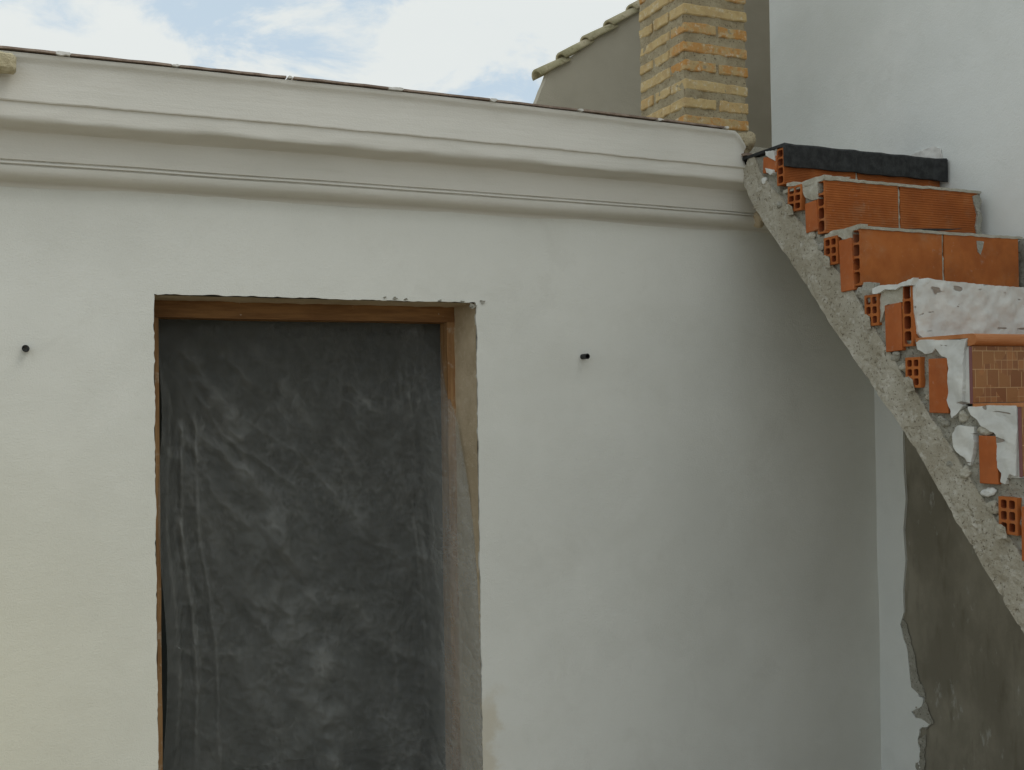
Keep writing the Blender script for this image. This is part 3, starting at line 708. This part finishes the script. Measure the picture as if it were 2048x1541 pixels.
def hollow(w_, d_, h_, cols, rows, ribs=0, wall=.007, deep=.16, seed=0):
    """hollow clay block, length w_ along X, holes open at the -X end; columns along Y, rows along Z"""
    V = []; Fc = []; mi = []
    def q(pts, m_=0): k = len(V); V.extend(pts); Fc.append(tuple(range(k, k+len(pts)))); mi.append(m_)
    ys = [0]; cw_ = (d_-wall*(cols+1))/cols
    for c_ in range(cols): ys += [ys[-1]+wall, ys[-1]+wall+cw_]
    ys += [d_]; rh = (h_-wall*(rows+1))/rows; zz = [0]
    for r_ in range(rows): zz += [zz[-1]+wall, zz[-1]+wall+rh]
    zz += [h_]
    rn = random.Random(seed)
    for a in range(len(ys)-1):
        for b_ in range(len(zz)-1):
            y0, y1, z0, z1 = ys[a], ys[a+1], zz[b_], zz[b_+1]
            if a % 2 and b_ % 2:
                rr = min(y1-y0, z1-z0)*.18; x_ = deep
                ring = [(y0+rr,z0),(y1-rr,z0),(y1,z0+rr),(y1,z1-rr),(y1-rr,z1),(y0+rr,z1),(y0,z1-rr),(y0,z0+rr)]
                cor = [(y0,z0),(y1,z0),(y1,z1),(y0,z1)]
                q([(0,)+cor[0], (0,)+ring[0], (0,)+ring[7]]); q([(0,)+cor[1], (0,)+ring[2], (0,)+ring[1]]); q([(0,)+cor[2], (0,)+ring[4], (0,)+ring[3]]); q([(0,)+cor[3], (0,)+ring[6], (0,)+ring[5]])
                for i in range(8):
                    p1, p2 = ring[i], ring[(i+1) % 8]; q([(0,)+p1, (0,)+p2, (x_,)+p2, (x_,)+p1], 1)
                q([(x_,)+p_ for p_ in ring], 1)
            else: q([(0,y0,z0),(0,y1,z0),(0,y1,z1),(0,y0,z1)])
    # outer faces, the front one ribbed
    if ribs:
        n_ = ribs; pv = []
        for r_ in range(n_):
            z0 = h_*r_/n_; dz = h_/n_
            pv += [(.0, z0), (.0, z0+dz*.55), (.0017, z0+dz*.66), (.0017, z0+dz*.90)]
        pv.append((0, h_))
        for (a, z0), (b_, z1) in zip(pv, pv[1:]): q([(0,a,z0),(w_,a,z0),(w_,b_,z1),(0,b_,z1)])
    else: q([(0,0,0),(w_,0,0),(w_,0,h_),(0,0,h_)])
    q([(0,d_,0),(0,d_,h_),(w_,d_,h_),(w_,d_,0)]); q([(0,0,h_),(w_,0,h_),(w_,d_,h_),(0,d_,h_)]); q([(0,0,0),(0,d_,0),(w_,d_,0),(w_,0,0)]); q([(w_,0,0),(w_,d_,0),(w_,d_,h_),(w_,0,h_)])
    me = bpy.data.meshes.new('hollow_brick'); me.from_pydata(V, [], Fc); me.update()
    me.materials.append(M['clay']); me.materials.append(M['clay_shaded'])
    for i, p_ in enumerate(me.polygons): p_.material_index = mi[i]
    return me
# riser bricks on edge
rise = {0: (1880, [1715]), 1: (1957, [1799]), 2: (2033, [1884]), 3: (2120, [1990])}
for i, (rx, sp) in rise.items():
    Y, zt, zb = ST[i]; top = zt-.007; bot = zb+.002
    if i == 0: bot = zb
    xr_ = min(XR-.004, hitY(rx, 400, Y)[0]); cuts = [XL-.001] + [hitY(s_, 400, Y)[0] for s_ in sp] + [xr_]
    for k in range(len(cuts)-1):
        a, b_ = cuts[k]+(0 if k == 0 else .005), cuts[k+1]-(.005 if k < len(cuts)-2 else 0)
        me = hollow(b_-a, .040, top-bot, 1, 4 if i else 4, ribs=22 if i < 2 else 0, wall=.0065, deep=.14, seed=i*4+k)
        link('brick', me, None, stair, loc=(a, Y+random.uniform(-.001,.002), bot+random.uniform(-.001,.001)), rot=(0, random.uniform(-.003,.003), random.uniform(-.006,.006)))
        if k: # mortar joint
            relief('mortar_joint', [(a-.010, bot), (a+.000, bot), (a+.000, top), (a-.010, top)], lambda u, v, h, Y=Y: (u, Y+.004-h, v), M['mortar_light'], stair,
                   cell=.006, amp=.006, sc=40, thick=.03, rag=.002, step=.008, seed=i*7+60.)
# thin wavy mortar caps on the treads of steps 2 and 3
for i in (1, 2):
    Y, zt, zb = ST[i]; xe = min(XR-.006, hitY((0, 1958, 2040)[i], 400, Y)[0]+.004); yb = ST[i-1][0]+.004
    n_ = 60; V = []; xs_ = lin(XL-.004, xe, n_)
    for x in xs_:
        d1 = .003*fbm((x, i, 0), 22, 3); d2 = .002*fbm((x, i, 4), 40, 2)
        V += [(x, Y-.004+.5*d2, zt-.010+d1*1.3), (x, Y-.005+d2, zt-.001+d1), (x, Y+.015, zt+.002+d1), (x, yb, zt-.004+d1), (x, yb, zt-.016)]
    Fc = [(s_*5+a, s_*5+(a+1)%5, s_*5+5+(a+1)%5, s_*5+5+a) for s_ in range(n_-1) for a in range(5)] + [(0,1,2,3,4), tuple((n_-1)*5+a for a in range(5))]
    wmesh('mortar_cap', V, Fc, M['mortar_light'], stair)
    # its edge on the open side
    sp_ = {1: [(1577,367),(1590,364),(1604,366),(1622,358),(1640,353),(1652,350),(1652,358),(1640,364),(1620,369),(1606,373),(1590,373),(1577,373)],
           2: [(1656,470),(1668,462),(1684,459),(1700,456),(1716,449),(1724,448),(1724,456),(1708,462),(1706,476),(1690,480),(1678,472),(1664,474)]}[i]
    relief('mortar_edge', [side(*q_) for q_ in sp_], lambda u, v, h: (XL-.006-h, u, v), M['mortar_light'], stair, cell=.006, amp=.005, sc=35, thick=.03, rag=.002, step=.005, seed=i+70.)
# small hollow blocks laid in the mortar, seen end on
for k, (x0, y0, x1, y1, tw) in enumerate(HB5):
    Ya, za = side(x0, y0); Yb, zb_ = side(x1, y1)
    ztop_ = (za+side(x1, y0)[1])/2; zbot_ = (side(x0, y1)[1]+zb_)/2
    me = hollow(.24, Ya-Yb, ztop_-zbot_, 2, 3, wall=.0075, deep=.11, seed=k+40)
    link('brick', me, None, stair, loc=(XL-.007-.002*(k % 2), Yb, zbot_), rot=(tw, 0, 0))
# cut flat pieces
for k, (x0, y0, x1, y1, tw) in enumerate([(1612,404,1637,464,-.06), (1681,478,1709,583,-.05), (1772,608,1806,703,-.02), (1859,717,1899,827,.0), (1960,872,1999,968,.01), (2044,1015,2085,1125,0), (1528,314,1556,346,.12)]):
    Ya, za = side(x0, y0); Yb, zb_ = side(x1, y1)
    ztop_ = (za+side(x1, y0)[1])/2; zbot_ = (side(x0, y1)[1]+zb_)/2
    me = worn_box(.20, Ya-Yb, ztop_-zbot_, seed=k+70, wear=.002, nseg=3, rough=.0022)
    link('brick', me, M['clay_plain'], stair, loc=(XL+.094, (Ya+Yb)/2, (ztop_+zbot_)/2), rot=(tw, 0, 0))
# white adhesive smeared on the steps
def smear(pts, mode, seed, mat='adhesive', off=.004, amp=.006, Y=None, cell=.007, th=None):
    if mode == 'side': return relief('adhesive', [side(*q_) for q_ in pts], lambda u, v, h: (XL-off-h, u, v), M[mat], stair, cell=cell, amp=amp, sc=18, thick=.02 if th is None else th, rag=.0025, step=.005, seed=seed, oct=4)
    return relief('adhesive', [hitY(a, b_, Y) for a, b_ in pts], lambda u, v, h: (u, Y-off-h, v), M[mat], stair, cell=cell, amp=amp, sc=18, thick=.02 if th is None else th, rag=.0025, step=.005, seed=seed, oct=4)
Y4 = ST[3][0]
smear([(1826,575),(1829,563),(1850,557),(1880,562),(1950,569),(2060,577),(2180,588),(2180,700),(2060,690),(1940,685),(1850,690),(1834,668),(1828,620)], 'front', 80., Y=Y4, off=.008, amp=.009, cell=.008)
smear([(1748,578),(1762,572),(1778,570),(1800,569),(1822,560),(1832,556),(1828,571),(1806,574),(1796,580),(1775,579),(1758,588),(1750,588)], 'side', 81., off=.008)
smear([(1836,686),(1845,680),(1880,681),(1938,677),(1930,700),(1928,812),(1916,828),(1907,836),(1905,823),(1897,801),(1895,784),(1899,737),(1896,717),(1885,713),(1874,697),(1867,706),(1852,708),(1839,699)], 'side', 82., off=.006)
smear([(1938,814),(1985,811),(2034,812),(2036,830),(2034,953),(2028,950),(2022,948),(2013,969),(2004,965),(2006,947),(1998,936),(1995,870),(1991,865),(1984,862),(1966,852),(1955,838),(1946,830)], 'side', 83., off=.006)
smear([(1914,856),(1920,852),(1949,854),(1949,872),(1953,885),(1949,909),(1944,931),(1938,929),(1933,918),(1914,905),(1907,894),(1907,867)], 'side', 84., off=.004)
smear([(1535,336),(1552,341),(1552,346),(1545,351),(1536,346)], 'side', 85., off=.010, cell=.004)
smear([(1535,303),(1553,302),(1554,322),(1545,318),(1536,312)], 'side', 86., off=.012, cell=.005)
smear([(1606,368),(1638,362),(1638,398),(1625,402),(1612,396),(1606,384)], 'side', 87., mat='mortar_light', off=.002)
smear([(1763,578),(1806,574),(1806,604),(1790,608),(1775,610),(1762,645),(1760,600)], 'side', 88., mat='mortar_light', off=.001)
Y2 = ST[1][0]
smear([(1944,392),(1957,389),(1962,404),(1957,420),(1964,436),(1960,452),(1964,470),(1952,471),(1950,452),(1953,430),(1948,410)], 'front', 89., mat='mortar', Y=Y2, off=.004, amp=.006, cell=.005)
smear([(1652,352),(1700,355),(1690,362),(1664,361)], 'front', 90., mat='mortar_light', Y=Y2, off=.003, cell=.005, amp=.001)
smear([(1952,482),(1966,484),(1964,498),(1960,510),(1954,504)], 'front', 91., mat='mortar', Y=ST[2][0], off=.003, cell=.004, amp=.001)
smear([(1728,565),(1750,566),(1752,600),(1735,606),(1722,596)], 'side', 92., mat='mortar', off=.0, amp=.012)
for k, pl_ in enumerate([[(1572,412),(1582,409),(1590,414),(1592,430),(1580,430)], [(1646,514),(1656,511),(1664,516),(1667,536),(1654,536)], [(1727,632),(1738,629),(1745,634),(1748,658),(1736,660)],
      [(1810,757),(1822,754),(1832,760),(1836,782),(1820,784)], [(1995,1051),(2008,1048),(2017,1054),(2022,1078),(2004,1078)]]):
    relief('mortar_smear', [side(*q_) for q_ in pl_], lambda u, v, h: (XL-.012-h, u, v), M['slab'], stair, cell=.005, amp=.005, sc=40, thick=.0, rag=.003, step=.004, seed=k+110., smooth=False)
# stones pressed in the mortar
def stone(px, py, r_, sx, seed, mat='mortar_light'):
    Yp, Zp = side(px, py); bm = bmesh.new(); bmesh.ops.create_icosphere(bm, subdivisions=3, radius=r_)
    for v in bm.verts:
        v.co.x *= .7; v.co.y *= sx; v.co += v.co.normalized()*fbm(v.co, 1.1/r_, 3, seed)*r_*.35
    me = bpy.data.meshes.new('stone'); bm.to_mesh(me); bm.free()
    link('stone', me, M[mat], stair, loc=(XL+.004, Yp, Zp), rot=(random.uniform(-.6,.6), 0, 0))
for k, (a, b_, r_, s_, mt) in enumerate([(1925,834,.016,1.,'mortar_light'),(1968,861,.014,1.9,'mortar_light'),(1885,843,.014,1.6,'mortar'),(1720,585,.016,1.4,'mortar'),(1790,712,.016,1.1,'mortar'),(1806,735,.013,1.2,'mortar_light'),
      (1690,565,.012,1.2,'mortar_light'),(1640,495,.012,1.3,'mortar'),(1622,470,.014,1.2,'mortar_light'),(1900,930,.013,1.2,'mortar'),(1930,945,.018,1.,'mortar_light'),(1975,985,.012,2.2,'adhesive'),(1985,1015,.018,1.2,'slab'),
      (1520,385,.020,1.1,'slab'),(1512,410,.018,1.0,'slab'),(1528,362,.012,1.,'adhesive'),(1560,410,.014,1.2,'mortar'),(1848,835,.012,1.3,'slab'),(1870,858,.012,1,'mortar_light'),(1855,795,.010,1,'slab')]):
    stone(a, b_, r_, s_, k+1., mt)
# fifth step: clay tread with bullnose and printed riser tiles
Y5, z5t, z5b = ST[4]; z5n = side(1938, 697)[1]; z5l = side(1938, 806)[1]
xj = [XL-.002, XL+.33, XL+.665, XR-.004]
npf = []
for a in range(9):
    an = R(-90+180*a/8); npf.append((Y5-.012-.016*math.cos(an), z5t-.016+.016*math.sin(an)))
npf += [(Y4+.002-.012, z5t), (Y4-.010, z5t-.012), (Y5+.004, z5t-.012), (Y5+.004, z5t-.034), (Y5-.006, z5t-.034)]
for k in range(3):
    a, b_ = xj[k]+(.0015 if k else 0), xj[k+1]-.0015
    extrude_x('nosing_tile', npf, lin(a, b_, 6), M['nosing'], stair, smooth=False)
    box('riser_tile', a+.004, b_, Y5-.008, Y5+.001, z5l, z5t-.035, M['printed'], stair)
    box('tile_edge', a+.0008, a+.0038, Y5-.0075, Y5+.001, z5l-.003, z5t-.036, M['tile_body'], stair)
Y6, z6t, z6b = ST[5]
for k in range(3):
    a, b_ = xj[k]+(.0015 if k else 0), xj[k+1]-.0015
    box('riser_tile', a+.004, b_, Y6-.008, Y6+.001, z6b+.006, z6t-.002, M['printed'], stair)
    box('tile_edge', a+.0008, a+.0038, Y6-.0075, Y6+.001, z6b+.003, z6t-.003, M['tile_body'], stair)
    box('tread_tile', a+.0008, b_, Y6-.0078, Y5-.0085, z6t-.0015, z6t+.008, M['nosing'], stair)
box('riser_backing', XL+.004, XR-.004, Y5+.0015, Y5+.036, z5b, z5t-.036, M['adhesive'], stair)
box('riser_backing', XL+.004, XR-.004, Y6+.0015, Y6+.036, z6b, z6t-.003, M['adhesive'], stair)
# bitumen strip over the top step
Y1, z1t, z1b = ST[0]; zm = side(1560, 337)[1]
mpf = [(Y1-.014, zm), (Y1-.016, z1t-.004), (Y1-.010, z1t+.004), (-.10, z1t+.006), (-.165, z1t+.004), (-.10, z1t-.004), (Y1+.02, z1t-.006), (Y1-.002, z1t-.010), (Y1-.003, zm)]
XM = hitY(1886, 340, Y1-.014)[0]
def mw(x, i, y, z):
    s_ = (x-XL)/(XM-XL); e_ = max(0, (s_-.93)/.07)
    return (0, .003*fbm((x, 0, i*.05), 14, 2)-(.018*e_ if i in (0,1,2) else 0)-(.004 if i < 3 and s_ > .47 else 0), .003*fbm((x, 5, 0), 12, 2)+(-.010*e_ if i == 0 else 0))
extrude_x('bitumen_strip', mpf, lin(XL-.006, XM, 70), M['bitumen'], stair, mw)
# scrap of black felt lying on the third step
f0 = hitY(1812, 462, ST[2][0]+.03); f1 = hitY(1915, 455, ST[2][0]+.03)
V = []; n_ = 24
for s_ in range(n_):
    t_ = s_/(n_-1); x = f0[0]+(f1[0]-f0[0])*t_; zc_ = ST[2][1]+.001+.016*t_**3; wd = .0065*math.sin(math.pi*min(1, t_*.9+.1))+.0012
    V += [(x, ST[2][0]+.012, zc_), (x, ST[2][0]+.045, zc_+.004), (x, ST[2][0]+.044, zc_+wd), (x, ST[2][0]+.012, zc_+wd)]
Fc = [(s_*4+a, s_*4+(a+1)%4, s_*4+4+(a+1)%4, s_*4+4+a) for s_ in range(n_-1) for a in range(4)] + [(0,1,2,3), tuple((n_-1)*4+a for a in range(4))]
loc = Vector((V[0][0], V[0][1], ST[2][1]))
me = bpy.data.meshes.new('felt_scrap'); me.from_pydata([tuple(Vector(v)-loc) for v in V], [], Fc); me.update()
fs = link('felt_scrap', me, M['bitumen'], loc=loc); fs['label'] = 'curled scrap of black felt lying on the third brick step'; fs['category'] = 'felt scrap'
# clay landing edge and rough lump between cornice, chimney and stair
box('landing_tile', XL-.01, XR-.01, -.17, .6, z1t+.0105, z1t+.020, M['coping'], stair)
def lump(name, c0, rad, seed, mat, parent, sc3=(1,1,1)):
    bm = bmesh.new(); bmesh.ops.create_icosphere(bm, subdivisions=4, radius=rad)
    for v in bm.verts:
        v.co = Vector((v.co.x*sc3[0], v.co.y*sc3[1], v.co.z*sc3[2])); v.co += v.co.normalized()*(fbm(v.co, .8/rad, 4, seed)*rad*.4)
    me = bpy.data.meshes.new(name); bm.to_mesh(me); bm.free(); return link(name, me, mat, parent, loc=c0)
X_, Z_ = hitY(1490, 285, -.09)
lump('mortar_lump', (X_+.01, -.07, Z_), .045, 3., M['chimney_mortar'], stair, (.7,1.3,1.))
X_, Z_ = hitY(1518, 432, -.07)
lump('mortar_lump', (X_+.01, -.05, Z_), .03, 5., M['reveal'], stair, (1,1,1.3))

# ------------------------------------------------------------------ conduit stubs and the stray brick
def conduit(px, py, label, ln):
    X, Z = hitY(px, py, -ln); th_ = bpy.data.meshes.new('conduit'); n_ = 20; V = []; Fc = []; st2 = []
    rr = [(0.02, .0098), (-ln*.25, .0098), (-ln*.3, .0088), (-ln*.5, .0098), (-ln*.55, .0088), (-ln*.75, .0098), (-ln*.8, .0090), (-ln, .0098), (-ln, .0072), (.0, .0072)]
    for (y_, r_) in rr:
        for i in range(n_): a = 2*math.pi*i/n_; V.append((r_*math.cos(a), y_, r_*math.sin(a)))
    for s_ in range(len(rr)-1):
        for i in range(n_): Fc.append((s_*n_+i, s_*n_+(i+1)%n_, (s_+1)*n_+(i+1)%n_, (s_+1)*n_+i))
    Fc.append(tuple((len(rr)-1)*n_+i for i in range(n_)))
    th_.from_pydata(V, [], Fc); th_.update()
    o = link('conduit', th_, M['black'], loc=(X, 0, Z)); o['label'] = label; o['category'] = 'conduit'; o['group'] = 'conduit stubs sticking out of the wall'
conduit(51, 697, 'black conduit stub in the white wall left of the doorway', .028)
conduit(1175, 713, 'black conduit stub in the white wall between the doorway and the stair', .040)
X0, Z0 = hitY(33, 148, -.19); X1, Z1 = hitY(30, 112, -.19)
me = worn_box(.22, .05, Z1-Z0+.002, seed=5, wear=.007, nseg=12, rough=.008)
sb = link('brick', me, M['pale_brick'], loc=(X0-.11, -.197+.0, (Z0+Z1)/2)); sb['label'] = 'pale worn block fixed against the cornice top at the left edge'; sb['category'] = 'block'
